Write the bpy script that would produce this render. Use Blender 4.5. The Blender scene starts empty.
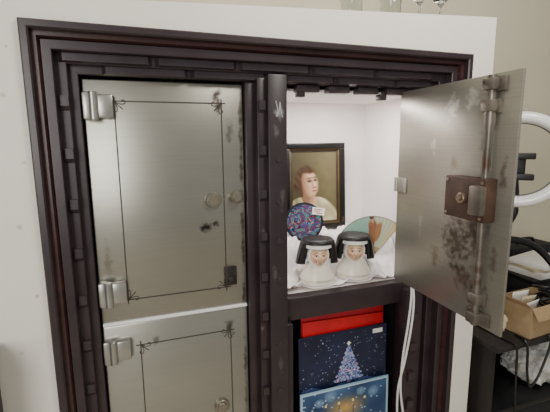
import bpy, bmesh, math, random
from mathutils import Vector, Matrix, noise
random.seed(7)
S = bpy.context.scene
C = S.collection
Z0 = 1.5            # eye height; heights below are given relative to it and lifted by Z0
R = math.radians

# ------------------------------------------------------------------ materials
def lin(c):
    def f(v):
        v = max(0, min(255, v))/255.0
        return v/12.92 if v <= 0.04045 else ((v+0.055)/1.055)**2.4
    return (f(c[0]), f(c[1]), f(c[2]), 1.0)

def M(name, col, rough=.5, metal=0.0, var=.12, scale=6.0, stretch=(1,1,1), bump=0.0, bscale=60.0, trans=0.0, coat=0.0, spots=(), scratch=0.0):
    m = bpy.data.materials.new(name); m.use_nodes = True
    nt = m.node_tree; N = nt.nodes; L = nt.links
    p = N['Principled BSDF']
    p.inputs['Roughness'].default_value = rough
    p.inputs['Metallic'].default_value = metal
    if trans: p.inputs['Transmission Weight'].default_value = trans
    if coat: p.inputs['Coat Weight'].default_value = coat
    tc = N.new('ShaderNodeTexCoord'); mp = N.new('ShaderNodeMapping')
    mp.inputs['Scale'].default_value = stretch
    L.new(tc.outputs['Object'], mp.inputs['Vector'])
    nz = N.new('ShaderNodeTexNoise'); nz.inputs['Scale'].default_value = scale; nz.inputs['Detail'].default_value = 5
    L.new(mp.outputs['Vector'], nz.inputs['Vector'])
    cr = N.new('ShaderNodeValToRGB'); c = lin(col)
    cr.color_ramp.elements[0].position = .3; cr.color_ramp.elements[1].position = .7
    cr.color_ramp.elements[0].color = (c[0]*(1-var), c[1]*(1-var), c[2]*(1-var), 1)
    cr.color_ramp.elements[1].color = (min(1,c[0]*(1+var)), min(1,c[1]*(1+var)), min(1,c[2]*(1+var)), 1)
    L.new(nz.outputs['Fac'], cr.inputs['Fac'])
    out = cr.outputs['Color']
    if scratch:
        # fine brushed streaks and a few long scratches
        for sc, st, lo, hi in ((1.0, (3, 1, 240), .45, .75), (1.0, (170, 1, 4), .66, .74)):
            ms = N.new('ShaderNodeMapping'); ms.inputs['Scale'].default_value = st; ms.inputs['Rotation'].default_value = (0, .12, 0)
            L.new(tc.outputs['Object'], ms.inputs['Vector'])
            ns = N.new('ShaderNodeTexNoise'); ns.inputs['Scale'].default_value = sc; ns.inputs['Detail'].default_value = 3
            L.new(ms.outputs['Vector'], ns.inputs['Vector'])
            mr = N.new('ShaderNodeMapRange'); mr.inputs['From Min'].default_value = lo; mr.inputs['From Max'].default_value = hi
            mr.inputs['To Min'].default_value = 0; mr.inputs['To Max'].default_value = scratch
            L.new(ns.outputs['Fac'], mr.inputs['Value'])
            mx = N.new('ShaderNodeMix'); mx.data_type = 'RGBA'
            L.new(mr.outputs['Result'], mx.inputs['Factor']); L.new(out, mx.inputs['A']); mx.inputs['B'].default_value = (c[0]*.55, c[1]*.53, c[2]*.5, 1)
            out = mx.outputs['Result']
    if spots:
        n2 = N.new('ShaderNodeTexNoise'); n2.inputs['Scale'].default_value = 45; n2.inputs['Detail'].default_value = 6
        L.new(tc.outputs['Object'], n2.inputs['Vector'])
    for (ctr, rad, scol, stg, sq) in spots:
        sub = N.new('ShaderNodeVectorMath'); sub.operation = 'SUBTRACT'; sub.inputs[1].default_value = ctr
        L.new(tc.outputs['Object'], sub.inputs[0])
        mul = N.new('ShaderNodeVectorMath'); mul.operation = 'MULTIPLY'; mul.inputs[1].default_value = sq
        L.new(sub.outputs[0], mul.inputs[0])
        ln = N.new('ShaderNodeVectorMath'); ln.operation = 'LENGTH'; L.new(mul.outputs[0], ln.inputs[0])
        ma = N.new('ShaderNodeMath'); ma.operation = 'MULTIPLY_ADD'
        L.new(n2.outputs['Fac'], ma.inputs[0]); ma.inputs[1].default_value = rad*2.2; L.new(ln.outputs['Value'], ma.inputs[2])
        mr = N.new('ShaderNodeMapRange'); mr.inputs['From Min'].default_value = rad*1.25; mr.inputs['From Max'].default_value = rad*1.9
        mr.inputs['To Min'].default_value = stg; mr.inputs['To Max'].default_value = 0
        L.new(ma.outputs[0], mr.inputs['Value'])
        mx = N.new('ShaderNodeMix'); mx.data_type = 'RGBA'
        L.new(mr.outputs['Result'], mx.inputs['Factor']); L.new(out, mx.inputs['A']); mx.inputs['B'].default_value = lin(scol)
        out = mx.outputs['Result']
    L.new(out, p.inputs['Base Color'])
    if bump:
        nb = N.new('ShaderNodeTexNoise'); nb.inputs['Scale'].default_value = bscale; nb.inputs['Detail'].default_value = 4
        L.new(mp.outputs['Vector'], nb.inputs['Vector'])
        bp = N.new('ShaderNodeBump'); bp.inputs['Strength'].default_value = bump; bp.inputs['Distance'].default_value = .004
        L.new(nb.outputs['Fac'], bp.inputs['Height']); L.new(bp.outputs['Normal'], p.inputs['Normal'])
    return m

def MP(name, rough=.45, coat=0.0):
    m = bpy.data.materials.new(name); m.use_nodes = True
    nt = m.node_tree; p = nt.nodes['Principled BSDF']
    v = nt.nodes.new('ShaderNodeVertexColor'); v.layer_name = 'Col'
    nt.links.new(v.outputs['Color'], p.inputs['Base Color'])
    p.inputs['Roughness'].default_value = rough; p.inputs['Coat Weight'].default_value = coat
    return m

# ------------------------------------------------------------------ mesh helpers
def nb(): return bmesh.new()

def box(bm, x0, x1, y0, y1, z0, z1, bev=0.0, seg=2):
    mat = Matrix.Translation(((x0+x1)/2, (y0+y1)/2, (z0+z1)/2)) @ Matrix.Diagonal((x1-x0, y1-y0, z1-z0, 1))
    vs = bmesh.ops.create_cube(bm, size=1, matrix=mat)['verts']
    if bev:
        es = list({e for v in vs for e in v.link_edges})
        bmesh.ops.bevel(bm, geom=es, offset=bev, segments=seg, profile=.5, affect='EDGES')
    return bm

def ring_faces(bm, rings, closed=True, cap0=False, cap1=False):
    for a, b in zip(rings[:-1], rings[1:]):
        n = len(a)
        for i in range(n if closed else n-1):
            j = (i+1) % n
            vs = [a[i], a[j], b[j], b[i]]
            u = []
            for v in vs:
                if v not in u: u.append(v)
            if len(u) >= 3:
                try: bm.faces.new(u)
                except ValueError: pass
    if cap0: bm.faces.new(list(reversed(rings[0])))
    if cap1: bm.faces.new(rings[-1])

def tube(bm, pts, r, seg=10):
    pts = [Vector(p) for p in pts]
    rings = []; up = None
    for i, p in enumerate(pts):
        t = (pts[min(i+1, len(pts)-1)] - pts[max(i-1, 0)]).normalized()
        if up is None:
            up = Vector((0,0,1)) if abs(t.z) < .9 else Vector((1,0,0))
        a = t.cross(up)
        if a.length < 1e-4: a = t.cross(Vector((0,1,0)))
        a.normalize(); b = a.cross(t).normalized(); up = b
        rr = r[i] if isinstance(r, (list, tuple)) else r
        rings.append([bm.verts.new(p + a*math.cos(k*2*math.pi/seg)*rr + b*math.sin(k*2*math.pi/seg)*rr) for k in range(seg)])
    ring_faces(bm, rings, True, True, True)
    return bm

def cyl(bm, p0, p1, r, seg=24, bev=True):
    p0 = Vector(p0); p1 = Vector(p1)
    d = (p1-p0); l = d.length; d.normalize()
    b = min(r*.15, l*.15) if bev else 0
    if b: return tube(bm, [p0, p0+d*1e-5, p0+d*b, p1-d*b, p1-d*1e-5, p1], [r-b, r-b, r, r, r-b, r-b], seg)
    return tube(bm, [p0, p1], r, seg)

def lathe(bm, prof, c=(0,0,0), seg=32, sx=1, sy=1):
    rings = []
    for r, z in prof:
        if r < 1e-6:
            v = bm.verts.new((c[0], c[1], c[2]+z)); rings.append([v]*seg)
        else:
            rings.append([bm.verts.new((c[0]+r*sx*math.cos(2*math.pi*k/seg), c[1]+r*sy*math.sin(2*math.pi*k/seg), c[2]+z)) for k in range(seg)])
    ring_faces(bm, rings)
    return bm

def spline(pts, n=8):
    P = [Vector(p) for p in pts]; P = [P[0]*2-P[1]] + P + [P[-1]*2-P[-2]]
    out = []
    for i in range(1, len(P)-2):
        for k in range(n):
            t = k/n
            a, b, c, d = P[i-1], P[i], P[i+1], P[i+2]
            out.append(.5*((2*b)+(c-a)*t+(2*a-5*b+4*c-d)*t*t+(3*b-a-3*c+d)*t**3))
    out.append(P[-2]); return out

def wloc(o):
    v = Vector((0,0,0))
    while o: v += o.location; o = o.parent
    return v

def obj(name, bm, mat, parent=None, world=True, smooth=True, recalc=True, label=None):
    if recalc: bmesh.ops.recalc_face_normals(bm, faces=bm.faces)
    if parent and world: bmesh.ops.translate(bm, verts=bm.verts, vec=-wloc(parent))
    me = bpy.data.meshes.new(name); bm.to_mesh(me); bm.free()
    if smooth:
        me.polygons.foreach_set('use_smooth', [True]*len(me.polygons))
        me.set_sharp_from_angle(angle=R(38))
    me.materials.append(mat)
    o = bpy.data.objects.new(name, me); C.objects.link(o)
    if parent: o.parent = parent
    if label: o['label'] = label
    return o

def thing(name, label, cat, loc, rz=0, rx=0, group=None):
    o = bpy.data.objects.new(name, None); C.objects.link(o)
    o.empty_display_size = .05
    o.location = loc; o.rotation_euler = (rx, 0, rz)
    tag(o, label, cat, group); return o
def tag(o, label, cat, group=None):
    o['label'] = label; o['category'] = cat
    if group: o['group'] = group
    return o
def struct(name, bm, mat):
    o = obj(name, bm, mat, smooth=False); o['kind'] = 'structure'; return o
def dup(root, loc, rz, label):
    r = root.copy(); C.objects.link(r); r.location = loc; r.rotation_euler = (root.rotation_euler.x, 0, rz); r['label'] = label
    for ch in root.children:
        c = ch.copy(); C.objects.link(c); c.parent = r
        for g in ch.children:
            d = g.copy(); C.objects.link(d); d.parent = c
    return r

def painted(name, w, h, nx, ny, func, mat, parent, x0=0, y=0, z0=0, shape=None):
    """flat sheet in local xz facing -y, coloured per vertex by func(X, Z) in metres (0..w, 0..h)"""
    verts = []; cols = []; faces = []
    for j in range(ny+1):
        for i in range(nx+1):
            X = w*i/nx; Z = h*j/ny
            verts.append((x0+X, y, z0+Z) if not shape else shape(X, Z)); cols.append(lin(func(X, Z)))
    for j in range(ny):
        for i in range(nx):
            a = j*(nx+1)+i; faces.append((a, a+1, a+nx+2, a+nx+1))
    me = bpy.data.meshes.new(name); me.from_pydata(verts, [], faces)
    at = me.color_attributes.new('Col', 'FLOAT_COLOR', 'POINT')
    at.data.foreach_set('color', [v for c in cols for v in c])
    me.materials.append(mat)
    o = bpy.data.objects.new(name, me); C.objects.link(o)
    if parent: o.parent = parent
    return o

def mix(a, b, t):
    t = max(0, min(1, t)); return tuple(a[i]*(1-t)+b[i]*t for i in range(3))
def sst(a, b, x):
    t = max(0, min(1, (x-a)/(b-a))); return t*t*(3-2*t)
def ell(x, y, cx, cy, rx, ry): return math.hypot((x-cx)/rx, (y-cy)/ry)

# ------------------------------------------------------------------ palette
safe_loc = Vector((.475, .05, .12))
def sp(x, y, z): return (x-safe_loc.x, y-safe_loc.y, Z0+z-safe_loc.z)
wall_white = M('white_paint', (242,238,227), .55, 0, .03, 3, bump=.15, bscale=40)
wall_cream = M('left_white_paint', (241,237,226), .6, 0, .04, 3, bump=.25, bscale=25,
   spots=[((-.262,0,1.86), .010, (176,166,136), .7, (1,1,1)), ((-.305,0,1.62), .012, (170,160,132), .6, (1,1,1)), ((-.275,0,1.45), .008, (160,150,122), .6, (1,1,1)),
          ((-.285,0,1.74), .006, (150,140,118), .6, (1,1,1)), ((-.30,0,1.28), .010, (170,162,140), .6, (1,1,1)), ((-.28,0,1.08), .008, (160,152,130), .6, (1,1,1)), ((-.33,0,.92), .010, (160,152,130), .6, (1,1,1))])
wall_beige = M('beige_paint', (216,208,183), .7, 0, .05, 2, bump=.1)
floor_m = M('floor_boards', (196,186,168), .5, 0, .12, 4, (1,12,1), bump=.1)
CH = [(sp(XX, YY, ZZ), .010, (108,94,90), .6, (1,1,.6)) for XX, YY, ZZ in ((-.16,.0,.28), (.3,.03,.26), (.7,.0,.3), (.95,.03,.25), (-.24,0,-.2), (-.22,.02,-.5), (.40,.05,-.3), (.39,.05,-.66))]
black = M('black_brown_enamel', (51,40,44), .30, 0, .24, 9, bump=.03, bscale=30, spots=CH)
black_post = M('black_enamel_scuffed', (49,40,43), .34, 0, .24, 9, bump=.05, bscale=30,
   spots=[(sp(.45,.03,.09), .022, (150,146,146), .6, (1,1,.7)), (sp(.44,.03,.03), .014, (120,114,114), .5, (1,1,.4)), (sp(.46,.03,-.2), .014, (104,94,92), .5, (1,1,.3)),
          (sp(.43,.03,-.45), .014, (98,88,84), .5, (1.2,1,.3)), (sp(.45,.03,-.8), .014, (98,88,84), .5, (1.2,1,.3))])
black_lug = M('black_enamel_worn', (56,46,50), .29, 0, .24, 14, bump=.04, bscale=40)
mahog = M('red_brown_enamel', (60,36,36), .3, 0, .3, 8, (1,1,6))
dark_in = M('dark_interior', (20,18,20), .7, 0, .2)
EDGE = [(sp(.338,.1,z), .020, (74,68,58), .75, (2.2,1,.22)) for z in (.10, .0, -.10, -.28, -.38, -.54)]
steel_a = M('satin_steel_upper', (160,158,148), .33, .78, .09, 1.4, (1,1,2.2), bump=.03, bscale=25, scratch=.13,
   spots=[(sp(.264,.1,.132), .050, (44,38,34), .95, (2.6,1,.9)), (sp(.215,.1,-.285), .034, (38,34,33), .97, (.8,1,1.6)),
          (sp(.248,.1,-.272), .014, (56,50,46), .8, (1,1,1)), (sp(.292,.1,-.462), .038, (74,66,58), .8, (1.3,1,.8)), (sp(.318,.1,-.187), .026, (104,96,82), .5, (1,1,1)),
          (sp(-.10,.1,-.36), .03, (108,100,84), .5, (2,1,.4)), (sp(.30,.1,.03), .028, (92,84,70), .6, (1.6,1,.5))]+EDGE)
steel_b = M('satin_steel_lower_lit', (170,169,160), .33, .78, .09, 1.4, (1,1,2.2), bump=.03, bscale=25, scratch=.13,  # same steel as the upper door, brighter reflected light put into its base colour
   spots=[(sp(.03,.1,-.66), .02, (84,78,68), .6, (1,1,.8)), (sp(.28,.1,-.66), .026, (62,55,48), .8, (1,1,.6)), (sp(.337,.1,-.8), .022, (84,77,67), .7, (2.2,1,.2)), (sp(.337,.1,-.95), .02, (84,77,67), .6, (2.2,1,.25))])
steel_c = M('stained_steel', (160,156,145), .37, .66, .11, 3, (1,1,1.5), bump=.04, bscale=25, scratch=.24,
   spots=[((.33,0,-.33), .072, (72,56,46), .85, (.8,1,.6)), ((.40,0,-.28), .056, (76,59,49), .82, (.9,1,.6)), ((.24,0,-.4), .036, (104,90,75), .6, (1,1,.7)),
          ((.28,0,.10), .040, (218,215,206), .8, (1,1,.8)), ((.36,0,.12), .036, (218,214,204), .8, (1,1,.8)), ((.44,0,-.47), .042, (88,69,58), .8, (1,1,.8)),
          ((.49,0,-.1), .028, (98,80,67), .7, (1.5,1,.4)), ((.30,0,-.08), .022, (114,101,86), .55, (1,1,.5)), ((.37,0,-.43), .042, (92,74,61), .75, (.7,1,.8)),
          ((.42,0,.0), .034, (104,89,76), .6, (1.2,1,.5)), ((.48,0,-.35), .026, (98,80,67), .6, (1.4,1,.4)), ((.20,0,-.02), .020, (210,206,196), .55, (1,1,.4)), ((.15,0,-.30), .020, (206,203,194), .45, (2,1,.3))])
steel_h = M('hinge_steel', (174,173,166), .32, .75, .12, 12, bump=.1)
steel_d = M('worn_grey_steel', (122,115,106), .38, .65, .3, 18, bump=.2, spots=[((.447,-.02,-.38), .03, (92,62,46), .7, (1,1,.4)), ((.447,-.02,-.06), .02, (92,62,46), .7, (1,1,.4)), ((.447,-.02,.13), .02, (92,66,50), .6, (1,1,.4))])
brass_m = M('dull_knob_metal', (146,139,125), .36, .75, .15, 16, bump=.08)
case_m = M('rusty_brown_lock_case', (76,56,46), .5, .2, .4, 24, bump=.25)
line_m = M('dark_line_paint', (66,60,53), .5, 0, .2, 30)
line_white = M('plain_white', (244,243,238), .5, 0, .05)
lining = M('white_lining', (247,240,237), .7, 0, .03, 3)
cloth_m = M('white_cloth', (240,236,235), .9, 0, .04, 6, bump=.3, bscale=90)
gold_m = M('muted_gilt', (128,103,62), .45, .5, .2, 30)
frame_m = M('black_picture_frame', (26,22,22), .3, 0, .2, 12)
white_plastic = M('white_plastic', (236,236,233), .35, 0, .03)
ring_m = M('glossy_white_tube', (240,240,238), .15, 0, .02, coat=.4)
black_plastic = M('black_plastic', (24,24,26), .4, 0, .15)
grey_plastic = M('grey_plastic', (112,112,112), .4, 0, .1)
paint_m = MP('painted_picture', .5, .0)
print_m = MP('printed_sheet', .4, .05)
fan_m = MP('fan_paper', .7)
face_m = MP('glazed_face', .35, .2)
bust_m = M('glazed_ceramic', (236,229,212), .3, 0, .04, 20, coat=.2)
veil_m = M('black_glaze', (17,16,18), .45, 0, .2, 20)
red_m = M('red_card', (204,24,32), .4, 0, .12, 14, bump=.25, bscale=18)
red_m2 = M('deep_red_card', (172,20,30), .4, 0, .12, 14, bump=.25, bscale=18)
card_m = M('cardboard', (172,146,110), .85, 0, .1, 14, bump=.1)
desk_m = M('dark_desk', (36,32,31), .5, 0, .2, 6, (1,8,1))
paper_m = M('white_paper', (234,232,226), .8, 0, .05, 12)
bag_m = M('translucent_white_bag', (204,203,199), .35, 0, .06, 14, bump=.3, bscale=30)
cream_m = M('cream_paper_bag', (206,190,160), .8, 0, .1, 14, bump=.2, bscale=25)
darkbag_m = M('black_nylon', (30,29,32), .7, 0, .2, 20, bump=.4)
glass_m = M('clear_glass', (236,240,238), .03, 0, .01, trans=1.0)
wood_m = M('bamboo', (140,108,72), .5, 0, .2, 40)
ink_red = M('red_ink', (190,40,44), .7)

# ------------------------------------------------------------------ dimensions of the safe
XL, XR, ZT, ZB = -.253, 1.2, .308, -1.38      # outer moulding
DY = .10                                       # front of the doors
WB = .62                                       # back wall
def ledge(x): return .364+.084*(x-XL)/(1.31-XL)

# ------------------------------------------------------------------ setting
b = nb()
for (pts) in ([(XL,ZT),(1.31,ZT),(1.31,ledge(1.31)),(XL,ledge(XL))],):
    f = [b.verts.new((x, 0, Z0+z)) for x, z in pts]; k = [b.verts.new((x, WB, Z0+z)) for x, z in pts]
    ring_faces(b, [f, k], True, True, True)
box(b, XR, 1.31, 0, WB, 0, Z0+ZT); box(b, XL, XR, 0, WB, 0, Z0+ZB)
struct('wall_front', b, wall_white)
struct('wall_left', box(nb(), -2.2, XL, .0, WB, 0, 2.9), wall_cream)
struct('wall_back', box(nb(), -2.2, 4, WB, WB+.1, 0, 2.9), wall_beige)
struct('floor', box(nb(), -2.2, 4, -3.2, WB+.1, -.06, 0), floor_m)

# ------------------------------------------------------------------ the safe
safe = thing('safe', 'large black double-door steel safe built into the white wall, right upper door open', 'safe', safe_loc)

def moulding(prof, kr=1.0):
    bm = nb(); rings = []
    for corner in range(4):
        ring = []
        for o, y in prof:
            x = XL+o if corner < 2 else XR-o*kr
            z = (ZB if corner in (0, 3) else ZT-o)
            ring.append(bm.verts.new((x, y, Z0+z)))
        rings.append(ring)
    ring_faces(bm, rings, True, True, True)
    return bm
obj('outer_moulding', moulding([(0,.0),(0,-.012),(.004,-.016),(.018,-.016),(.022,-.012),(.022,.04),(.0,.04)]), black, safe)
obj('red_moulding', moulding([(.022,.008),(.034,.008),(.041,.026),(.041,.07),(.022,.07)]), mahog, safe, label='red-brown inner moulding')
obj('inner_moulding', moulding([(.041,.018),(.063,.018),(.065,.020),(.065,.054),(.091,.054),(.093,.056),(.093,.080),(.115,.080),(.117,.082),(.117,.128),(.041,.128)]), black, safe)
obj('jamb', box(nb(), 1.06, 1.09, .08, .128, Z0+ZB, Z0+ZT-.12, .004), black, safe)
def bar(x0, x1, y0, y1, z0, z1):
    """long head bar with chamfered ends"""
    bm = box(nb(), x0, x1, y0, y1, z0, z1)
    for v in bm.verts:
        if abs(v.co.y-y0) < 1e-5: v.co.x += .012 if abs(v.co.x-x0) < 1e-5 else -.012
        if abs(v.co.z-z0) < 1e-5 and abs(v.co.y-y0) < 1e-5: v.co.z += .004
    return bm
x = -.18
while x < 1.05:
    obj('lug', bar(x, min(x+.246, 1.12), .042, .056, Z0+ZT-.091, Z0+ZT-.066), black_lug, safe); x += .252
x = -.075
while x < 1.0:
    obj('lug', bar(x, min(x+.246, 1.09), .067, .082, Z0+ZT-.117, Z0+ZT-.093), black_lug, safe); x += .252
def wedge(x0, x1, y0, y1, z0, z1):
    bm = box(nb(), x0, x1, y0, y1, z0, z1)
    for v in bm.verts:
        if abs(v.co.y-y0) < 1e-5: v.co.z += (.016 if abs(v.co.z-z0) < 1e-5 else -.001)
    return bm
z = .13
while z > -1.2:
    obj('lug', wedge(XL+.070, XL+.0915, .043, .057, Z0+z-.045, Z0+z), black_lug, safe); z -= .145
# mullion: three stepped posts, each its own part
obj('mullion', box(nb(), .414, .479, .030, .5, Z0+ZB, Z0+ZT-.098, .003), black_post, safe)
obj('mullion_step', box(nb(), .384, .416, .052, .4, Z0+ZB, Z0+ZT-.108, .002), black, safe)
obj('mullion_step', box(nb(), .352, .386, .080, .4, Z0+ZB, Z0+ZT-.118, .002), black, safe)
z = .13
while z > -1.2:
    obj('lug', wedge(.388, .411, .043, .057, Z0+z-.045, Z0+z), black_lug, safe); z -= .145
for zc in (-.06, -.20, -.34, -.48, -.72, -.90, -1.08):
    k = nb(); cyl(k, (.448, .032, Z0+zc), (.448, .0265, Z0+zc), .0105, 20); obj('bolt_head', k, black_lug, safe)
b = nb(); sc = [(.440,.128),(.446,.096),(.441,.078),(.450,.092),(.454,.124),(.457,.096),(.463,.076)]
tube(b, spline([(px, .0300, Z0+pz) for px, pz in sc], 5), .0018, 6)
obj('chalk_mark', b, M('pale_chalk', (168,168,172), .9), safe, label='pale scribbled mark on the mullion')
# tabs in the head of the open compartment
for tx in (.54, .66, .78, .90, .99):
    obj('lug', box(nb(), tx, tx+.085, .09, .13, Z0+.166, Z0+.19, .003), black_lug, safe)
obj('keeper', box(nb(), .875, .905, .095, .125, Z0+.146, Z0+.168, .003), black, safe)
obj('keeper', box(nb(), .545, .572, .095, .125, Z0+.150, Z0+.168, .003), black, safe)
# compartments
def shell(x0, x1, y0, y1, z0, z1, t):
    bm = nb()
    box(bm, x0-t, x0, y0, y1+t, z0-t, z1+t); box(bm, x1, x1+t, y0, y1+t, z0-t, z1+t)
    box(bm, x0, x1, y0, y1+t, z0-t, z0); box(bm, x0, x1, y0, y1+t, z1, z1+t); box(bm, x0, x1, y1, y1+t, z0, z1)
    return bm
obj('compartment_lining', shell(.492, 1.078, .13, .52, Z0-.576, Z0+.172, .008), lining, safe, smooth=False, label='white lined upper compartment')
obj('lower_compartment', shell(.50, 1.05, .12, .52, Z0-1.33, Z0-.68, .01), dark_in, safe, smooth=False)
b = nb(); box(b, .479, 1.062, .085, .5, Z0-.665, Z0-.577, .004)
obj('shelf_beam', b, black, safe)
obj('sill', box(nb(), .479, 1.07, .06, .5, Z0-1.38, Z0-1.342, .004), black, safe)
obj('lower_jamb', box(nb(), .479, .512, .06, .5, Z0-1.36, Z0-.665, .004), black, safe)
obj('lower_jamb', box(nb(), 1.0, 1.085, .05, .12, Z0-1.36, Z0-.60, .006), black, safe)
for z in (-.7, -.83, -.96, -1.09):
    obj('lug', wedge(1.020, 1.05, .036, .052, Z0+z-.05, Z0+z), black_lug, safe)

# closed doors
d1 = obj('door', box(nb(), -.131, .348, DY, .16, Z0-.571, Z0+.183, .004), steel_a, safe, label='closed grey steel upper left door')
d2 = obj('door', box(nb(), -.131, .348, DY, .16, Z0-1.34, Z0-.586, .004), steel_b, safe, label='closed grey steel lower left door')
obj('gap_strip', box(nb(), -.129, .348, DY-.004, .16, Z0-.5845, Z0-.5735, .002), line_white, safe, label='white strip between the left doors')  # thin white strip filling the gap between the two doors
def pinstripe(x0, x1, z0, z1):
    bm = nb(); y0, y1 = DY-.0012, DY+.002; t = .0018
    for zz in (z0, z1): box(bm, x0-.014, x1+.014, y0, y1, Z0+zz-t, Z0+zz+t)
    for xx in (x0, x1): box(bm, xx-t, xx+t, y0, y1, Z0+z0-.014, Z0+z1+.014)
    for xx, sx in ((x0, -1), (x1, 1)):
        for zz, sz in ((z0, -1), (z1, 1)):
            # corner flourish: a diagonal stroke ending in two curled leaves
            c_ = Vector((xx, DY, Z0+zz)); u = Vector((-sx, 0, -sz)).normalized(); v = Vector((sx, 0, -sz)).normalized()
            tube(bm, [c_, c_+u*.034], .0017, 6)
            for s in (1, -1):
                tube(bm, spline([c_+u*.004, c_+u*.020+v*s*.008, c_+u*.026+v*s*.018, c_+u*.018+v*s*.023, c_+u*.013+v*s*.017], 5), .0015, 6)
    return bm
obj('pinstripe', pinstripe(-.048, .276, -.503, .122), line_m, d1)
obj('pinstripe', pinstripe(-.02, .285, -1.24, -.665), line_m, d2)
def hinge(zc, door):
    h = nb(); z = Z0+zc
    box(h, -.100, -.050, DY-.024, DY+.006, z-.034, z+.034, .006)
    box(h, -.132, -.106, DY-.030, DY+.006, z-.040, z+.040, .006)
    cyl(h, (-.103, DY-.024, z-.040), (-.103, DY-.024, z+.040), .0125, 20)
    o = obj('hinge', h, steel_h, door)
hinge(.105, d1); hinge(-.47, d1); hinge(-.665, d2); hinge(-1.2, d2)
def disc(xc, zc, r, h, mat, door, name, slot=False):
    k = nb(); cyl(k, (xc, DY+.002, Z0+zc), (xc, DY-h, Z0+zc), r, 32)
    cyl(k, (xc, DY-h+.001, Z0+zc), (xc, DY-h-.006, Z0+zc), r*.66, 28)
    if slot: box(k, xc-.003, xc+.003, DY-h-.008, DY-h, Z0+zc-r*.4, Z0+zc+r*.4)
    return obj(name, k, mat, door)
disc(.239, -.193, .026, .012, brass_m, d1, 'keyhole_cover', True)
disc(.317, -.187, .020, .022, brass_m, d1, 'knob')
disc(.245, -.954, .026, .012, brass_m, d2, 'keyhole_cover', True)
k = nb(); box(k, .270, .312, DY-.007, DY+.002, Z0-.497, Z0-.430, .002); box(k, .280, .301, DY-.014, DY-.006, Z0-.484, Z0-.464, .003)
obj('latch_plate', k, M('blackened_plate', (52,47,43), .45, .4, .35, 30, bump=.35), d1)

# open door: local x runs from the hinge to the free edge, local -y is the inner face
d3 = obj('door', box(nb(), 0, .525, 0, .009, -.56, .178, .002), steel_c, safe, world=False, label='open stained steel door showing its bolt work')
d3.location = Vector((.972, .10, Z0)) - safe_loc
d3.rotation_euler = (0, 0, math.atan2(-.525, -.022))
def sub(name, bm, mat, label=None): return obj(name, bm, mat, d3, world=False, label=label)
k = nb(); xr = .447
tube(k, [(xr,-.018,-.552),(xr,-.018,-.15),(xr,-.018,.02),(xr,-.018,.045),(xr,-.018,.10),(xr,-.018,.172)], [.0110,.0110,.0110,.0160,.0135,.011], 18)
sub('bolt', k, steel_d)
for zc, w in ((.148, .036), (.09, .024), (-.47, .024), (-.53, .042)):
    k = nb(); box(k, xr-w, xr+w, -.012, .001, zc-.020, zc+.020, .003); box(k, xr-.019, xr+.019, -.036, -.010, zc-.016, zc+.016, .004)
    sub('bracket', k, steel_d)
k = nb(); box(k, .315, .475, -.042, .001, -.236, -.110, .005)
sub('lock_case', k, case_m)
stud_m = M('stud_steel', (148,128,110), .35, .7, .2, 20)
for xx, zz in ((.327,-.122),(.463,-.122),(.327,-.224),(.463,-.224)):
    k = nb(); cyl(k, (xx,-.041,zz), (xx,-.045,zz), .005, 12); sub('rivet', k, stud_m)
k = nb(); cyl(k, (.395,-.041,-.172), (.395,-.056,-.172), .016, 24); cyl(k, (.395,-.055,-.172), (.395,-.064,-.172), .008, 16)
sub('stud', k, stud_m)
k = nb(); box(k, .43, .478, -.060, -.038, -.215, -.130, .006); sub('strike_bar', k, steel_d)
k = nb(); box(k, .004, .062, -.006, .001, -.20, -.145, .003); cyl(k, (.002,-.006,-.20), (.002,-.006,-.145), .009, 16)
sub('hinge', k, steel_h)

# ------------------------------------------------------------------ contents of the upper compartment
NUN = [(.669, .190), (.840, .196)]
def cloth_z(x, y):
    lo, hi = (.25, .34)
    t = sst(.87, .93, x); lo = lo*(1-t)+.14*t
    z = -.570 + .155*sst(lo, hi, y)
    m_ = min(math.hypot((x-a)/.078, (y-c)/.068) for a, c in NUN)
    k = sst(.85, 1.3, m_)
    k *= sst(.108, .125, y)
    z += k*(.034*max(0, noise.noise((x*17, y*17, 1.3))+.12) + .020*abs(noise.noise((x*34, y*34, 4.1))) + .010*abs(noise.noise((x*70, y*70, 8.1))))
    return z
b = nb(); nx, ny = 134, 96; gv = []
for j in range(ny+1):
    for i in range(nx+1):
        x = .498+.574*i/nx; y = .131+.382*j/ny
        gv.append(b.verts.new((x, y, Z0+cloth_z(x, y))))
for j in range(ny):
    for i in range(nx):
        a = j*(nx+1)+i; b.faces.new((gv[a], gv[a+1], gv[a+nx+2], gv[a+nx+1]))
cl = obj('cloth', b, cloth_m, recalc=False)
sm = cl.modifiers.new('thickness', 'SOLIDIFY'); sm.thickness = .003
tag(cl, 'white crumpled cloth covering the raised floor of the open compartment', 'cloth')

# framed portrait
PW, PH = .29, .395
pt = thing('framed_portrait', 'black framed portrait of a brown-haired woman in cream at the compartment back', 'picture', (.772, .432, Z0-.406), R(-6), R(-4))
def rect_frame(w, h, t, y0, y1, inset=0, bev=.003):
    bm = nb(); a = inset; hw = w/2-a
    for (x0, x1, z0, z1) in ((-hw, hw, a, a+t), (-hw, hw, h-a-t, h-a), (-hw, -hw+t, a+t, h-a-t), (hw-t, hw, a+t, h-a-t)):
        box(bm, x0, x1, y0, y1, z0, z1, bev)
    return bm
obj('frame', rect_frame(PW, PH, .026, -.02, .014), frame_m, pt, world=False)
obj('gold_liner', rect_frame(PW, PH, .005, -.012, .008, .025, .001), gold_m, pt, world=False, label='muted gilt inner border')
obj('inner_frame', rect_frame(PW, PH, .008, -.008, .006, .030, .001), M('dark_brown_liner', (58,48,38), .5, 0, .2, 30), pt, world=False)
obj('backing', box(nb(), -PW/2+.01, PW/2-.01, .006, .013, .01, PH-.01), M('brown_backing', (90,70,50), .8), pt, world=False)
cw, ch = PW-.072, PH-.072
def skin(x): return mix((134,96,70), (204,164,130), sst(-.016, .018, x))
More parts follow.
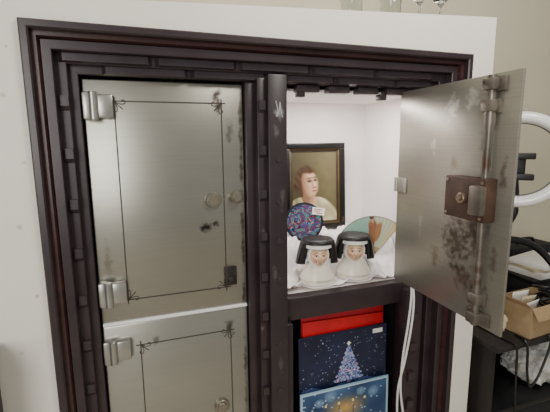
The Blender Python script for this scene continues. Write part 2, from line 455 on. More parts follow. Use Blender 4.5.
def hairc(x, z):
    n = noise.noise(((x*.8+z*.6)*150, (z*.8-x*.6)*40, 3)); return mix((48,32,21), (94,66,43), .5+.6*n)
def portrait(X, Z):
    n = noise.noise((X*30, Z*30, 0))*5
    c = mix((62,56,35), (112,102,70), sst(.02, .2, X)*.7+.3*Z/ch)
    c = tuple(v+n for v in c)
    k = 1.90
    x = (X-.080)/k; z = (Z-.174)/k            # face-centred
    # hair pulled back to a low knot
    hb = min(ell(x, z, -.006, .005, .0268, .0370), ell(x, z, -.030, -.008, .0095, .0115))
    if hb < 1.15: c = mix(hairc(x, z), c, (hb-.87)/.28)
    # neck
    d = abs(x-.05*(z+.04))/.0148
    if d < 1.1 and -.060 < z < -.008: c = mix(skin(x), c, (d-.9)/.2)
    # shoulders and garment with a rounded neckline
    if z < -.032:
        hw = .022+.058*math.sqrt(max(0, min(1, (-.032-z)/.046)))
        cx = .002
        if abs(x-cx) < hw:
            f = .5+.5*math.sin((x-cx)*170+z*110+6*noise.noise((x*25, z*25, 6)))
            g = mix((108,98,66), (208,198,158), .16+.38*f+.50*sst(-.06, .04, x))
            en = ell(x, z, .003, -.030, .0215, .0225)
            g = mix(skin(x), g, sst(.88, 1.08, en))
            c = mix(g, c, (abs(x-cx)/hw-.86)/.14)
    # shadow under the chin
    d = ell(x, z, .000, -.034, .018, .012)
    if d < 1: c = mix((110,78,58), c, .4+.6*d)
    # head turned and lifted to the right
    fx = x*.985+z*.14; fz = z*.985-x*.14
    e = ell(fx, fz, .003, 0, .0222, .0345)
    if e < 1.07:
        k0 = c
        c = mix((120,84,60), (218,180,146), sst(-.026, .012, fx)); c = mix(c, (116,80,58), max(0, e-.66)*1.5)
        c = mix(c, (182,124,98), .40*max(0, 1-ell(fx, fz, -.003, -.010, .011, .011)))
        for ex, w in ((.004, .0054), (.0180, .0036)):
            d = ell(fx, fz, ex, .008, w*1.7, .0070)
            c = mix((146,106,80), c, .55+.45*min(1, d))
            d = ell(fx, fz, ex, .0062, w, .0024)
            if d < 1.9: c = mix((60,44,34), c, sst(.3, 1.9, d))
            d = ell(fx, fz, ex, .0132, w*1.4, .0015)
            if d < 1.9: c = mix((96,70,50), c, sst(.2, 1.9, d))
        d = ell(fx, fz, .0100, -.001, .0034, .013)
        if d < 1: c = mix((160,118,90), c, d)
        d = ell(fx, fz, .0142, -.002, .0026, .011)
        if d < 1: c = mix((228,194,162), c, d)
        d = ell(fx, fz, .0135, -.0108, .0056, .0024)
        if d < 1.6: c = mix((136,94,72), c, sst(.2, 1.6, d))
        d = ell(fx, fz, .0118, -.0185, .0060, .0025)
        if d < 1.7: c = mix((156,86,72), c, sst(.2, 1.7, d))
        c = mix(c, k0, (e-.90)/.17)
    # hairline swept off the forehead
    q = ell(x, z, -.004, .013, .0262, .0308)
    if q < 1.08:
        w = max(sst(-.004, .004, fz-(.0235+abs(fx-.008)*.25)), 1-sst(-.0195, -.0145, fx))
        c = mix(c, hairc(x, z), w*(1-sst(.86, 1.08, q)))
    return c
painted('canvas', cw, ch, 150, 220, portrait, paint_m, pt, -cw/2, -.003, .036)

# patterned round fan behind the nun
def paisley(x, z):
    wx = x+.010*noise.noise((x*45, z*45, 2)); wz = z+.010*noise.noise((x*45, z*45, 7))
    n1 = noise.noise((wx*66, wz*66, 2)); n2 = noise.noise((wx*70+7, wz*70, 9)); s = math.sin(n1*12)
    r = math.hypot(x, z)
    c = mix((12,18,38), (24,40,82), .5+n2)
    if r > .074: return (20,24,44)
    if s > .5: c = (40,90,148)
    if s < -.85: c = (152,46,52)
    if .11 < n2 < .18: c = (190,164,112)
    if n2 < -.40: c = (86,56,112)
    if n2 > .34: c = (54,130,124)
    return c
pf = thing('patterned_round_fan', 'round navy fan with fine multicoloured pattern behind the nun nearest the mullion', 'fan', (.668, .316, Z0-.428), R(-14), R(-8))
def dshape(X, Z):
    return (X*math.cos(Z), -.001, .084+X*math.sin(Z))
painted('patterned_face', .0805, 2*math.pi, 90, 300, lambda r, a: paisley(r*math.cos(a), r*math.sin(a)), print_m, pf, shape=dshape)
bm = nb(); lathe(bm, [(0,-.0005),(.080,-.0005),(.084,.001),(.084,.004),(0,.004)], seg=64)
bmesh.ops.rotate(bm, verts=bm.verts, cent=(0,0,0), matrix=Matrix.Rotation(R(90), 3, 'X')); bmesh.ops.translate(bm, verts=bm.verts, vec=(0,.004,.084))
obj('rim', bm, M('dark_blue_rim', (22,25,46), .5), pf, world=False)
bm = nb(); box(bm, -.027, .027, -.001, .001, -.016, .016)
o = obj('price_tag', bm, paper_m, pf, world=False, label='white paper price tag'); o.location = (.062, -.006, .128); o.rotation_euler = (0, R(8), 0)
bm = nb()
for i, (xa, xb) in enumerate(((-.020, .015), (-.020, .006), (-.008, .018))): box(bm, xa, xb, -.0022, -.0012, .007-.008*i, .0095-.008*i)
o = obj('tag_mark', bm, ink_red, pf, world=False, label='red marks on the price tag'); o.location = (.062, -.006, .128); o.rotation_euler = (0, R(8), 0)

# open folding fan
FR, FI = .174, .020
ff = thing('folding_fan', 'open pleated paper folding fan, mint green and tan with brown figure, beside the open door', 'fan', (.960, .232, Z0-.500), R(-20), R(-9))
A0, A1 = R(48), R(160); NP = 18
def fan_col(r, t):
    n = noise.noise((r*30, t*6, 3))
    c = mix((192,172,132), (166,174,150), sst(.02,.16,t+.05*n))
    c = mix(c, (128,160,146), sst(.30,.50,t+.04*n))
    c = mix(c, (144,170,158), sst(.72,.92,t)*.7)
    for (cr_, ct, rr, rt, col) in ((.098,.38,.070,.100,(108,66,40)), (.106,.27,.046,.070,(140,98,62)), (.154,.385,.012,.030,(170,130,98)), (.167,.395,.009,.032,(60,42,32))):
        d = ell(r, t, cr_, ct, rr, rt)-.3*n
        c = mix(mix(col, (142,92,56), .5+n) if rr > .06 else col, c, sst(.75, 1.1, d))
    if r < .040: c = mix(c, (120,96,66), .55)
    if r > FR-.004: c = mix(c, (110,96,72), .6)
    if (t*NP*2) % 2 < .14: c = mix(c, (110,110,96), .05)
    return c
NA, NR = NP*8, 48
verts=[]; cols=[]; faces=[]
for j in range(NR+1):
    r = FI+(FR-FI)*j/NR
    for i in range(NA+1):
        t = i/NA; a = A0+(A1-A0)*t; tri = abs(((t*NP) % 1)-.5)*2
        verts.append((r*math.cos(a), (tri-.5)*.0012*(r/FR), r*math.sin(a))); cols.append(lin(fan_col(r, t)))
for j in range(NR):
    for i in range(NA):
        a = j*(NA+1)+i; faces.append((a, a+1, a+NA+2, a+NA+1))
me = bpy.data.meshes.new('leaf'); me.from_pydata(verts, [], faces)
at = me.color_attributes.new('Col', 'FLOAT_COLOR', 'POINT'); at.data.foreach_set('color', [v for c in cols for v in c])
me.materials.append(fan_m); o = bpy.data.objects.new('leaf', me); C.objects.link(o); o.parent = ff
for k in range(NP+1):
    a = A0+(A1-A0)*k/NP; g = k in (0, NP); r1 = FR if g else FI+.06
    bm = nb(); tube(bm, [(-.004*math.cos(a), .004+.0003*(k-9), -.004*math.sin(a)), (r1*math.cos(a), .0055, r1*math.sin(a))], .0024 if g else .0013, 6)
    obj('guard_stick' if g else 'rib', bm, wood_m, ff, world=False)
bm = nb(); cyl(bm, (0,-.006,0), (0,.012,0), .005, 14); obj('rivet', bm, stud_m, ff, world=False)

# nun busts
HX, HY, HZ = .0390, .043, .0460
def face_col(x, y, z):
    c = (226,190,155)
    if y < 0:
        for s in (-1, 1):
            e = ell(x, z, s*.0145, .004, .0096, .0072)
            if e < 1: c = mix((184,138,106), c, e)
            if ell(x, z, s*.0145, .0030, .0060, .0025) < 1: c = (240,232,220)
            if ell(x, z, s*.0145, .0032, .0031, .0027) < 1: c = (42,28,22)
            if ell(x, z, s*.0148, .0057, .0076, .0015) < 1: c = (56,39,30)
            u = abs(x)-.0155
            if s*x > 0 and abs(u) < .0095 and abs(z-(.0160-50*u*u-.2*u)) < .0016: c = (84,60,44)
            e = ell(x, z, s*.0215, -.012, .011, .010)
            if e < 1: c = mix((214,134,108), c, e)
            if ell(x, z, s*.0040, -.0140, .0014, .0010) < 1: c = (158,102,78)
            e = abs(abs(x)-.0125-.25*(-.010-z)) 
            if -.026 < z < -.010 and e < .0012: c = mix((186,134,106), c, .4)
        zm = -.0270+32*x*x
        if abs(x) < .0170 and abs(z-zm) < .0042*(1-abs(x)/.021): c = (164,54,48)
        if abs(x) < .0118 and abs(z-zm) < .0011: c = (242,232,220)
    return c
def make_nun(label, loc, rz):
    t = thing('nun_bust', label, 'figurine', loc, rz, 0, 'ceramic nun busts in the open compartment')
    # shoulders tapering outward to a wide base
    bm = nb()
    prof = [(0,0),(.062,0),(.067,.002),(.0690,.007),(.0675,.014),(.0625,.026),(.0560,.042),(.0490,.058),(.0430,.072),(.0380,.086),(.034,.096),(0,.105)]
    lathe(bm, prof, seg=64, sx=1.0, sy=.80)
    obj('bust', bm, bust_m, t, world=False)
    bm = nb()
    lathe(bm, [(.0640,.0240),(.0700,.0225),(.0715,.0245),(.0705,.0285),(.0625,.0455),(.0545,.0620),(.0475,.0770),(.0420,.0880),(.0380,.0880)], seg=64, sx=1, sy=.83)
    obj('collar', bm, bust_m, t, world=False, label='broad cream collar')
    # head with a nose, cheeks and chin
    bm = bmesh.new(); nu, nv = 96, 72; rings = []
    for j in range(nv+1):
        ph = math.pi*j/nv; ring = []
        for i in range(nu):
            th = 2*math.pi*i/nu
            x = HX*math.sin(ph)*math.sin(th); y = -HY*math.sin(ph)*math.cos(th); z = HZ*math.cos(ph)
            if z < 0: x *= 1-.18*(z/HZ)**2
            if y < 0:
                y -= .012*math.exp(-(x/.0050)**2-((z+.006)/.0090)**2)
                y -= .004*math.exp(-(x/.012)**2-((z+.039)/.009)**2)
                for s in (-1, 1):
                    y -= .0045*math.exp(-((x-s*.0205)/.010)**2-((z+.012)/.010)**2)
                    y += .0026*math.exp(-((x-s*.0145)/.007)**2-((z-.004)/.005)**2)
            ring.append(bm.verts.new((x, y, z)))
        rings.append(ring)
    ring_faces(bm, rings)
    bmesh.ops.remove_doubles(bm, verts=bm.verts, dist=1e-6)
    bmesh.ops.recalc_face_normals(bm, faces=bm.faces)
    me = bpy.data.meshes.new('head')
    cols = [lin(face_col(*v.co)) for v in bm.verts]
    bmesh.ops.translate(bm, verts=bm.verts, vec=(0, -.016, .122))
    bm.to_mesh(me); bm.free()
    at = me.color_attributes.new('Col', 'FLOAT_COLOR', 'POINT'); at.data.foreach_set('color', [v for c in cols for v in c])
    me.polygons.foreach_set('use_smooth', [True]*len(me.polygons)); me.materials.append(face_m)
    o = bpy.data.objects.new('head', me); C.objects.link(o); o.parent = t
    # wimple: a fitted white hood round the face that runs down to the collar
    bm = nb(); rings = []
    for q in range(9):
        u = q/8; ring = []
        for k in range(48):
            a = 2*math.pi*k/48; ca, sa = math.cos(a), math.sin(a)
            rx = .0335+.0120*math.sin(u*math.pi/2); rz_ = .0385+.0100*math.sin(u*math.pi/2)
            if sa < 0: rz_ += .008*u
            ring.append(bm.verts.new((rx*ca, -.040+.048*u*u+.008*(1-u)*abs(ca)-.003*math.sin(u*math.pi), .122+rz_*sa)))
        rings.append(ring)
    ring_faces(bm, rings)
    wo = obj('wimple', bm, line_white, t, world=False, label='fitted white wimple round the face')
    m_ = wo.modifiers.new('thickness', 'SOLIDIFY'); m_.thickness = .003; m_.offset = -1
    # brow band under the veil
    bm = nb(); rings = []
    for r, z in [(.0520,.172),(.0565,.168),(.0565,.153),(.0520,.151)]:
        rings.append([bm.verts.new((r*1.02*math.sin(R(-78+156*k/40)), -r*1.06*math.cos(R(-78+156*k/40))+.000, z)) for k in range(41)])
    ring_faces(bm, rings, closed=False)
    ho = obj('brow_band', bm, line_white, t, world=False, label='white brow band')
    m_ = ho.modifiers.new('thickness', 'SOLIDIFY'); m_.thickness = .002
    # veil: black, flat on top, sweeping from the crown into a broad flare at the shoulders
    bm = nb(); rings = []
    for r, z in [(0,.1860),(.042,.1858),(.0530,.184),(.0580,.180),(.0612,.174),(.0622,.1690),(.0560,.1680)]:
        if r == 0: v = bm.verts.new((0,.002,z)); rings.append([v]*64)
        else: rings.append([bm.verts.new((r*1.08*math.sin(2*math.pi*k/64), -r*.98*math.cos(2*math.pi*k/64)+.001, z)) for k in range(64)])
    ring_faces(bm, rings)
    def edge(u):
        z = .175-.093*u; return z, .0660+.0205*u**.8, .0580-.001*u, R(56+14*u), .002+.012*u
    rings = []
    for q in range(11):
        u = q/10; z, rx, ry, f0, oy = edge(u); ring = []
        for k in range(49):
            f = f0+(2*math.pi-2*f0)*k/48
            w = 1+.010*math.sin(f*9)*u
            ring.append(bm.verts.new((rx*w*math.sin(f), -ry*w*math.cos(f)+oy, z)))
        rings.append(ring)
    ring_faces(bm, rings, closed=False)
    for s in (1, -1):       # the front turn of the drape that meets the wimple
        inner = []
        for q in range(11):
            u = q/10; z, rx, ry, f, oy = edge(u); w = 1+.010*math.sin(f*9)*u
            e = Vector((s*rx*w*math.sin(f), -ry*w*math.cos(f)+oy, z))
            i_ = Vector((s*(.043+.009*u), -.026+.014*u, z))
            inner.append([bm.verts.new(e), bm.verts.new(e.lerp(i_, .5)+Vector((0,-.003,0))), bm.verts.new(i_)])
        ring_faces(bm, inner, closed=False)
    vo = obj('veil', bm, veil_m, t, world=False)
    m_ = vo.modifiers.new('thickness', 'SOLIDIFY'); m_.thickness = .003; m_.offset = 0
    return t
n1 = make_nun('smiling nun bust in black veil, beside the mullion in front of the patterned round fan', (NUN[0][0], NUN[0][1], Z0-.5695), R(-14))
dup(n1, (NUN[1][0], NUN[1][1], Z0-.5695), R(-22), 'smiling nun bust in black veil, beside the open mint green folding fan')

# ------------------------------------------------------------------ contents of the lower compartment
def folder(x0, x1, y, ztop, mat, label, tilt):
    bm = nb()
    box(bm, x0, x1, y, y+.006, Z0-1.327, Z0+ztop, .0015)
    for v in bm.verts:
        v.co.z += tilt*(v.co.x-x0) if v.co.z > Z0-1 else 0
        v.co.y += .03*(v.co.z-Z0+1.327)
    return tag(obj('folder', bm, mat), label, 'folder', 'red card folders in the lower compartment')
folder(.580, .962, .130, -.692, red_m2, 'deep red card folder standing at the very back of the upright stack', .030)
folder(.580, .952, .116, -.708, red_m, 'bright red card folder between the dark red one and the tree picture', -.03)

PX0, PW1 = .554, .404
def xmas(x, z):
    n = noise.noise((x*9, z*9, 3))
    c = mix((16,20,44), (34,44,80), .4+.5*n)
    h = noise.cell(Vector((x*270, z*270, 1)))
    if h > .95: c = mix((80,90,120), (176,186,206), (h-.95)/.05)
    cx, zt, zb = .216, .345, .188          # tree of small lights
    if zb < z < zt:
        w = (.062*(zt-z)/(zt-zb)+.003)*(1+.12*math.sin(z*330))
        if abs(x-cx) < w:
            k = noise.cell(Vector((x*210+3, z*210, 5)))
            c = [(196,200,222),(130,162,208),(190,140,180),(60,86,148),(104,138,196),(40,60,112)][int(abs(k)*5.99) % 6]
    if ell(x, z, cx, zt+.004, .005, .009) < 1 or ell(x, z, cx, zt+.004, .010, .003) < 1: c = (250,246,236)
    if .176 < z <= zb and abs(x-cx) < .008: c = (100,90,110)
    if z < .178+.02*noise.noise((x*12, 0, 0)): c = mix((70,86,130), (44,54,100), (.19-z)*9)
    return c
x1 = thing('christmas_picture', 'dark blue picture of a glittering Christmas tree below the red folders', 'picture', (PX0, .098, Z0-1.326), 0, R(-1.5))
h1 = .567
obj('panel', box(nb(), 0, PW1, 0, .006, 0, h1, .001), M('dark_blue_card', (22,26,48), .4), x1, world=False)
painted('printed_sheet', PW1-.012, .40, 240, 240, xmas, print_m, x1, .006, -.0008, h1-.406)
bm = nb(); box(bm, PW1-.070, PW1-.024, -.003, -.001, h1-.034, h1-.016); obj('price_tag', bm, paper_m, x1, world=False, label='white price sticker')
def winter(x, z):
    W, H = PW1, .345
    bd = min(x, W-x, H-z)
    n = noise.noise((x*10, z*10, 8))
    if bd < .007: return (150,196,218)
    if bd < .010: return (206,222,232)
    c = mix((30,54,94), (74,112,152), .5+.7*n)
    # a golden lamp-lit street between frosted trees
    d = ell(x, z, .20, .245, .11, .062)
    if d < 1.2: c = mix((206,160,88), c, max(0, d-.05))
    for tx, tz in ((.08,.29),(.13,.31),(.27,.305),(.33,.29)):
        d = ell(x, z, tx, tz, .024, .022)
        if d < 1+.5*n: c = mix((128,158,186), c, d*.6)
    for tx in (.11, .17, .235, .29):
        if abs(x-tx) < .002 and z < .285: c = mix(c, (60,52,54), .7)
        if ell(x, z, tx, .272, .005, .007) < 1: c = (250,226,160)
    if noise.cell(Vector((x*170, z*170, 2))) > .95: c = (186,198,210)
    return c
x2 = thing('winter_picture', 'blue picture with thin pale border and golden glow in front of the tree picture', 'picture', (PX0-.004, .076, Z0-1.326), 0, R(-1.5))
obj('panel', box(nb(), 0, PW1, 0, .006, 0, .345, .001), M('pale_blue_card', (150,184,208), .4), x2, world=False)
painted('printed_sheet', PW1, .345, 200, 190, winter, print_m, x2, 0, -.0008, 0)

# white cable hanging from behind the open door
bm = nb()
tube(bm, spline([(1.005,.045,Z0-.52),(1.0,.02,Z0-.60),(.985,.012,Z0-.72),(.965,.010,Z0-.86),(.962,.012,Z0-1.0),(.985,.014,Z0-1.15),(.99,.016,Z0-1.3)]
  +[(.975,.014,Z0-1.32),(.955,.014,Z0-1.15),(.95,.012,Z0-1.0),(.975,.010,Z0-.88),(1.0,.012,Z0-.74),(1.012,.02,Z0-.62),(1.01,.045,Z0-.52)], 10), .0045, 8)
tag(obj('cable', bm, white_plastic), 'white looped power cable hanging down below the open door', 'cable')

# ------------------------------------------------------------------ glasses on the ledge
def glass(x, y, kind, label):
    bm = nb()
    if kind == 'stem':
        prof = [(0,0),(.034,0),(.034,.003),(.012,.007),(.005,.014),(.0045,.07),(.010,.08),(.030,.10),(.037,.125),(.036,.155),(.034,.175),(.032,.175),(.034,.155),(.035,.125),(.028,.102),(.0,.086)]
    else:
        prof = [(0,0),(.033,0),(.038,.006),(.040,.03),(.041,.10),(.036,.115),(.036,.13),(.033,.13),(.033,.115),(.038,.098),(.037,.03),(.035,.010),(0,.008)]
    lathe(bm, prof, seg=36)
    o = obj('wine_glass' if kind == 'stem' else 'glass_jar', bm, glass_m); o.location = (x, y, Z0+ledge(x+.04))
    return tag(o, label, 'glass', 'glassware on the white ledge')
glass(.76, .12, 'jar', 'clear glass jar on the white ledge, leftmost of the glassware')
glass(.93, .13, 'jar', 'clear glass jar on the white ledge, second of the glassware from the left')
glass(1.07, .14, 'stem', 'stemmed clear glass on the white ledge left of the last glass')
glass(1.18, .15, 'stem', 'stemmed clear glass at the right end of the white ledge')

# ------------------------------------------------------------------ low dark cabinet at the far left, only its edge in view
cb = thing('cabinet', 'low dark cabinet against the white wall at the left edge', 'cabinet', (-.66, -.12, 0))
obj('body', box(nb(), -.96, -.384, -.21, -.025, .04, Z0-.56, .003), desk_m, cb)
obj('top', box(nb(), -.97, -.376, -.22, -.02, Z0-.56, Z0-.535, .004), desk_m, cb)
obj('plinth', box(nb(), -.95, -.394, -.20, -.025, 0, .04), desk_m, cb)

# ------------------------------------------------------------------ right side: desk, ring light, boxes
DT = Z0-.845
dk = thing('desk', 'dark desk against the beige wall beside the safe', 'desk', (1.8, .2, 0))
obj('desk_top', box(nb(), 1.345, 2.5, -.10, .60, DT-.022, DT, .003), desk_m, dk)
obj('side_panel', box(nb(), 1.36, 1.385, -.06, .58, 0, DT-.022, .002), desk_m, dk)
obj('side_panel', box(nb(), 2.46, 2.485, -.06, .58, 0, DT-.022, .002), desk_m, dk)
obj('back_panel', box(nb(), 1.385, 2.46, .55, .57, .1, DT-.022), desk_m, dk)

bx = thing('cardboard_box', 'open shallow pale brown cardboard box at the front of the desk', 'box', (1.68, .01, DT), R(4))
w, d, h, t = .15, .085, .135, .004
obj('side', box(nb(), -w, w, -d, -d+t, 0, h), card_m, bx, world=False); obj('side', box(nb(), -w, w, d-t, d, 0, h), card_m, bx, world=False)
obj('side', box(nb(), -w, -w+t, -d+t, d-t, 0, h), card_m, bx, world=False); obj('side', box(nb(), w-t, w, -d+t, d-t, 0, h), card_m, bx, world=False)
obj('bottom', box(nb(), -w+t, w-t, -d+t, d-t, 0, t), card_m, bx, world=False)
def flap(p0, p1, out):
    bm = nb(); p0 = Vector(p0); p1 = Vector(p1); o_ = Vector(out)
    a = [bm.verts.new(p) for p in (p0, p1, p1+o_, p0+o_)]; bm.faces.new(a)
    r = bmesh.ops.extrude_face_region(bm, geom=bm.faces[:])
    bmesh.ops.translate(bm, verts=[e for e in r['geom'] if isinstance(e, bmesh.types.BMVert)], vec=(0,0,.003)); return bm
obj('flap', flap((-w,-d,h), (-w,d,h), (-.045,0,.035)), card_m, bx, world=False)
obj('flap', flap((-w,-d,h), (w,-d,h), (0,-.030,-.045)), card_m, bx, world=False)
def lump(rx, ry, rz, amp, fr, seed):
    bm = nb(); bmesh.ops.create_icosphere(bm, subdivisions=5, radius=1)
    for v in bm.verts:
        n = v.co.normalized(); k = 1+amp*noise.noise(n*fr+Vector((seed,0,0)))+amp*.6*abs(noise.noise(n*fr*2.3+Vector((0,seed,0))))+amp*.35*abs(noise.noise(n*fr*5+Vector((0,0,seed))))
        v.co = Vector((n.x*rx*k, n.y*ry*k, max(n.z, -.72)*rz*k))
    zmin = min(v.co.z for v in bm.verts)
    for v in bm.verts: v.co.z -= zmin
    return bm
# tangled black wire and upright papers in the box
bm = nb(); pts = []
for k in range(0, 7*30+1):
    a = 2*math.pi*k/30; r_ = .036+.014*math.sin(k*.137)+.008*math.sin(k*.37); pts.append((r_*1.25*math.cos(a)+.010*math.sin(k*.05), r_*math.sin(a), .010+.012*k/30+.012*math.sin(k*.23)))
tube(bm, pts, .0055, 8)
o = obj('wire_coil', bm, black_plastic); o.location = (1.755, .005, DT+.085); tag(o, 'tangle of black wire lying in the cardboard box', 'wire')
for i in range(3):
    bm = nb(); rows = []; hh = .14+.02*((i*7) % 3)/2
    for q in range(9):
        v_ = q/8; rows.append([bm.verts.new((-.045+.09*p/6, .005*math.sin(v_*3+i)-.02*v_, hh*v_)) for p in range(7)])
    ring_faces(bm, rows, closed=False)
    o = obj('paper_sheet', bm, cream_m if i == 1 else paper_m, recalc=False); o.location = (1.598+.006*i, -.025+.036*i, DT+.008); o.rotation_euler = (0, R((-4, 3, -2)[i]), R((6, 2, -4)[i]))
    m_ = o.modifiers.new('thickness', 'SOLIDIFY'); m_.thickness = .001
    tag(o, ('white paper sheet standing at the front of the cardboard box', 'cream paper sheet standing between two white ones in the cardboard box', 'white paper sheet standing at the back of the cardboard box')[i], 'paper', 'papers in the cardboard box')
o = obj('paper_bag', lump(.026,.045,.055,.3,2.2,8), cream_m); o.location = (1.472, .03, DT+.001)
tag(o, 'small crumpled cream paper bag on the desk between open door and cardboard box', 'bag')
# black crate under the desk that carries the plastic bag
cr_ = thing('crate', 'black crate standing on the floor under the desk', 'crate', (1.72, .12, 0))
obj('body', box(nb(), -.31, .31, -.17, .17, 0, .30, .008), darkbag_m, cr_, world=False)
obj('lid', box(nb(), -.32, .32, -.18, .18, .30, .325, .005), black_plastic, cr_, world=False)
o = obj('plastic_bag', lump(.12,.12,.11,.3,2.4,5), bag_m); o.location = (1.79, .08, .327)
tag(o, 'greyish white plastic bag lying on the black crate under the desk', 'bag')
for i, (pts_, lb) in enumerate((([(1.51,-.04,DT+.006),(1.505,-.07,DT+.007),(1.497,-.095,DT+.008),(1.495,-.112,DT-.02),(1.50,-.116,DT-.12),(1.53,-.112,DT-.20),(1.58,-.108,DT-.17),(1.62,-.112,DT-.06),(1.63,-.112,DT-.01),(1.632,-.098,DT+.008),(1.635,-.092,DT+.007)], 'thin black cable drooping in a loop over the front edge of the desk'),
        ([(1.43,.10,DT+.006),(1.43,-.05,DT+.007),(1.432,-.095,DT+.008),(1.435,-.112,DT-.02),(1.44,-.118,DT-.20),(1.47,-.114,DT-.42),(1.50,-.11,.012),(1.56,-.16,.008)], 'thin black cable hanging straight down from the desk to the floor'))):
    bm = nb(); tube(bm, spline(pts_, 8), .005, 8)
    tag(obj('black_cable', bm, black_plastic), lb, 'cable', 'black cables hanging off the desk')
# dark storage box with paper pads piled on it, behind the cardboard box
sb = thing('storage_box', 'low black storage box under the paper pads on the desk', 'box', (2.06, .28, DT), R(-6))
obj('body', box(nb(), -.17, .17, -.12, .12, 0, .11, .006), darkbag_m, sb, world=False)
obj('lid', box(nb(), -.176, .176, -.126, .126, .11, .128, .005), black_plastic, sb, world=False)
for i, (w_, d_, t_, a_, m_, lb) in enumerate([
    (.30, .22, .030, 3, paper_m, 'thick white paper pad at the bottom of the pile on the black storage box'),
    (.28, .21, .018, -9, cream_m, 'cream paper pad in the middle of the pile on the black storage box'),
    (.29, .20, .022, 12, paper_m, 'white paper pad on top of the pile on the black storage box')]):
    zz = DT+.1285+(0, .0305, .049)[i]
    bm = nb(); box(bm, -w_/2, w_/2, -d_/2, d_/2, 0, t_, .002)
    o = obj('paper_pad', bm, m_); o.location = (2.06, .28, zz); o.rotation_euler.z = R(a_)
    tag(o, lb, 'paper', 'paper pads piled on the desk')
# black equipment case standing against the wall behind the pads
ec = thing('equipment_case', 'black equipment case standing against the wall behind the paper pads', 'case', (2.26, .53, DT))
obj('body', box(nb(), -.18, .18, -.07, .07, 0, .20, .008), darkbag_m, ec, world=False)
obj('trim', box(nb(), -.184, .184, -.074, .074, .092, .106, .003), grey_plastic, ec, world=False)
bm = nb(); tube(bm, spline([(-.07,0,.196),(-.065,0,.222),(-.04,0,.232),(.04,0,.232),(.065,0,.222),(.07,0,.196)], 6), .009, 10); obj('handle', bm, black_plastic, ec, world=False)
for s in (-.11, .11):
    obj('latch', box(nb(), s-.016, s+.016, -.081, -.072, .075, .123, .003), steel_h, ec, world=False)

RL = Vector((1.570, .07, Z0-.092)); RR = .182
rl = thing('ring_light', 'white ring light with black phone clamp on a black gooseneck beside the open door', 'lamp', (1.597, .22, DT))
zc = RL.z-DT; off = RL-Vector((1.597, .22, RL.z)); rz = R(-46)
def rot(bm):
    bmesh.ops.rotate(bm, verts=bm.verts, cent=(0,0,0), matrix=Matrix.Rotation(rz, 3, 'Z'))
    bmesh.ops.translate(bm, verts=bm.verts, vec=off); return bm
def ringm(R0, w, y0, y1, rb):
    bm = nb(); rings = []; n = 72
    sec = [(R0-w, y0+rb), (R0-w+rb, y0), (R0+w-rb, y0), (R0+w, y0+rb), (R0+w, y1), (R0-w, y1)]
    for k in range(n+1):
        a = 2*math.pi*k/n
        rings.append([bm.verts.new((r*math.cos(a), y, zc+r*math.sin(a))) for r, y in sec] if k < n else rings[0])
    ring_faces(bm, rings); return bm
bm = nb(); rings = []; TR = .025
for k in range(73):
    a = 2*math.pi*k/72
    rings.append([bm.verts.new(((RR+TR*math.cos(q*math.pi/8))*math.cos(a), -.006+.022*math.sin(q*math.pi/8), zc+(RR+TR*math.cos(q*math.pi/8))*math.sin(a))) for q in range(16)] if k < 72 else rings[0])
ring_faces(bm, rings); obj('tube', rot(bm), ring_m, rl, world=False)
obj('housing', rot(ringm(RR, .0275, .005, .024, .002)), grey_plastic, rl, world=False)
bm = nb(); tube(bm, spline([(0,.018,zc-RR),(0,.030,zc-.14),(-.01,.014,zc-.07),(-.01,0,zc-.04)], 6), .018, 10)
obj('clamp_arm', rot(bm), black_plastic, rl, world=False)
bm = nb(); box(bm, -.065, .028, -.022, .012, zc-.074, zc+.025, .006); box(bm, -.095, .060, -.048, -.012, zc+.005, zc+.032, .005); box(bm, -.095, .060, -.048, -.012, zc-.084, zc-.057, .005)
obj('phone_clamp', rot(bm), black_plastic, rl, world=False)
p_top = Vector((0,.016,zc-RR-.018)); bm2 = nb(); v_ = bm2.verts.new(p_top); rot(bm2); p_top = v_.co.copy(); bm2.free()
bm = nb(); tube(bm, spline([(0,0,.018),(.0,.01,.16),(-.03,.0,.26),(-.04,-.06,.34),tuple(p_top-Vector((0,0,.05))),tuple(p_top)], 8), .015, 12)
obj('gooseneck', bm, black_plastic, rl, world=False)
bm = nb(); lathe(bm, [(0,0),(.075,0),(.078,.006),(.07,.014),(.02,.022),(0,.022)], seg=40); obj('base', bm, black_plastic, rl, world=False)
# black bent hoses behind the box
for pts, r_, lb in (([(1.43,.34,DT+.018),(1.43,.32,DT+.20),(1.47,.26,DT+.32),(1.58,.19,DT+.365),(1.72,.15,DT+.36),(1.84,.12,DT+.30),(1.90,.04,DT+.17),(1.91,-.03,DT+.018)], .017, 'thick black hose arching highest behind the cardboard box'),
                ([(1.50,.44,DT+.013),(1.53,.42,DT+.19),(1.63,.41,DT+.30),(1.78,.42,DT+.33),(1.92,.44,DT+.27),(2.00,.46,DT+.14),(2.01,.47,DT+.013)], .012, 'thinner black hose bending lower behind the thick hose')):
    bm = nb(); tube(bm, spline(pts, 10), r_, 14)
    tag(obj('hose', bm, black_plastic), lb, 'hose', 'black hoses behind the box')
sk = thing('wall_socket', 'small white socket plate on the beige wall behind the ring light', 'socket', (2.16, WB, Z0-.30))
obj('plate', box(nb(), -.04, .04, -.010, 0, -.04, .04, .003), white_plastic, sk, world=False)
obj('insert', box(nb(), -.022, .022, -.014, -.009, -.025, .025, .002), white_plastic, sk, world=False)

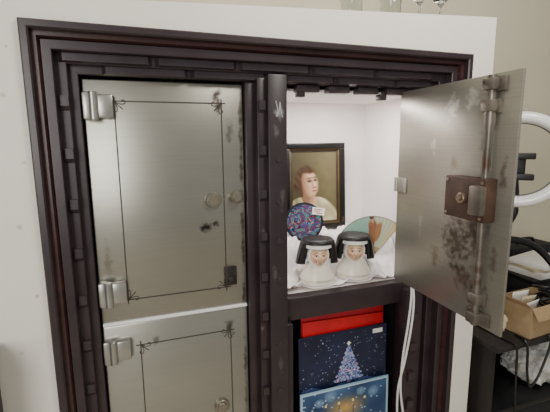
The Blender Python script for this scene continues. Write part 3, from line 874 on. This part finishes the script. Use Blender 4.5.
# ------------------------------------------------------------------ lights
def area(name, loc, target, size, power, col, sy=None):
    l = bpy.data.lights.new(name, 'AREA'); l.energy = power; l.color = col; l.size = size
    if sy: l.shape = 'RECTANGLE'; l.size_y = sy
    o = bpy.data.objects.new(name, l); C.objects.link(o); o.location = loc
    o.rotation_euler = (Vector(target)-Vector(loc)).to_track_quat('-Z', 'Y').to_euler()
area('window_light', (-1.2, -2.6, 1.7), (.4, .1, 1.1), .9, 45, (1, .98, .94), 1.5)
area('ceiling_light', (1.0, -1.0, 2.75), (1.0, .3, 1.2), .6, 25, (1, .96, .88))
area('compartment_light', (.77, .24, Z0+.165), (.77, .26, Z0-.5), .34, 3.5, (1, .97, .95), .10)
wd = bpy.data.worlds.new('World'); S.world = wd; wd.use_nodes = True
nt = wd.node_tree; bg = nt.nodes['Background']
tcw = nt.nodes.new('ShaderNodeTexCoord'); nzw = nt.nodes.new('ShaderNodeTexNoise'); nzw.inputs['Scale'].default_value = 2.6; nzw.inputs['Detail'].default_value = 2
crw = nt.nodes.new('ShaderNodeValToRGB')
crw.color_ramp.elements[0].position = .36; crw.color_ramp.elements[0].color = (.28, .26, .23, 1)
crw.color_ramp.elements[1].position = .64; crw.color_ramp.elements[1].color = (1.0, .98, .94, 1)
nt.links.new(tcw.outputs['Generated'], nzw.inputs['Vector']); nt.links.new(nzw.outputs['Fac'], crw.inputs['Fac']); nt.links.new(crw.outputs['Color'], bg.inputs[0])
bg.inputs[1].default_value = .45

# ------------------------------------------------------------------ camera
f = 394.0
ax = Vector((1132, 76, -f)).normalized()
az = Vector((-23, 2387, f)); az = (az-ax*az.dot(ax)).normalized()
ay = az.cross(ax)
rotm = Matrix((ax, ay, az))
cd = bpy.data.cameras.new('Camera'); cam = bpy.data.objects.new('Camera', cd); C.objects.link(cam)
cd.sensor_fit = 'HORIZONTAL'; cd.sensor_width = 36; cd.lens = f/550*36; cd.clip_start = .02
cam.matrix_world = Matrix.Translation((0, -1.2, Z0)) @ rotm.to_4x4()
S.camera = cam
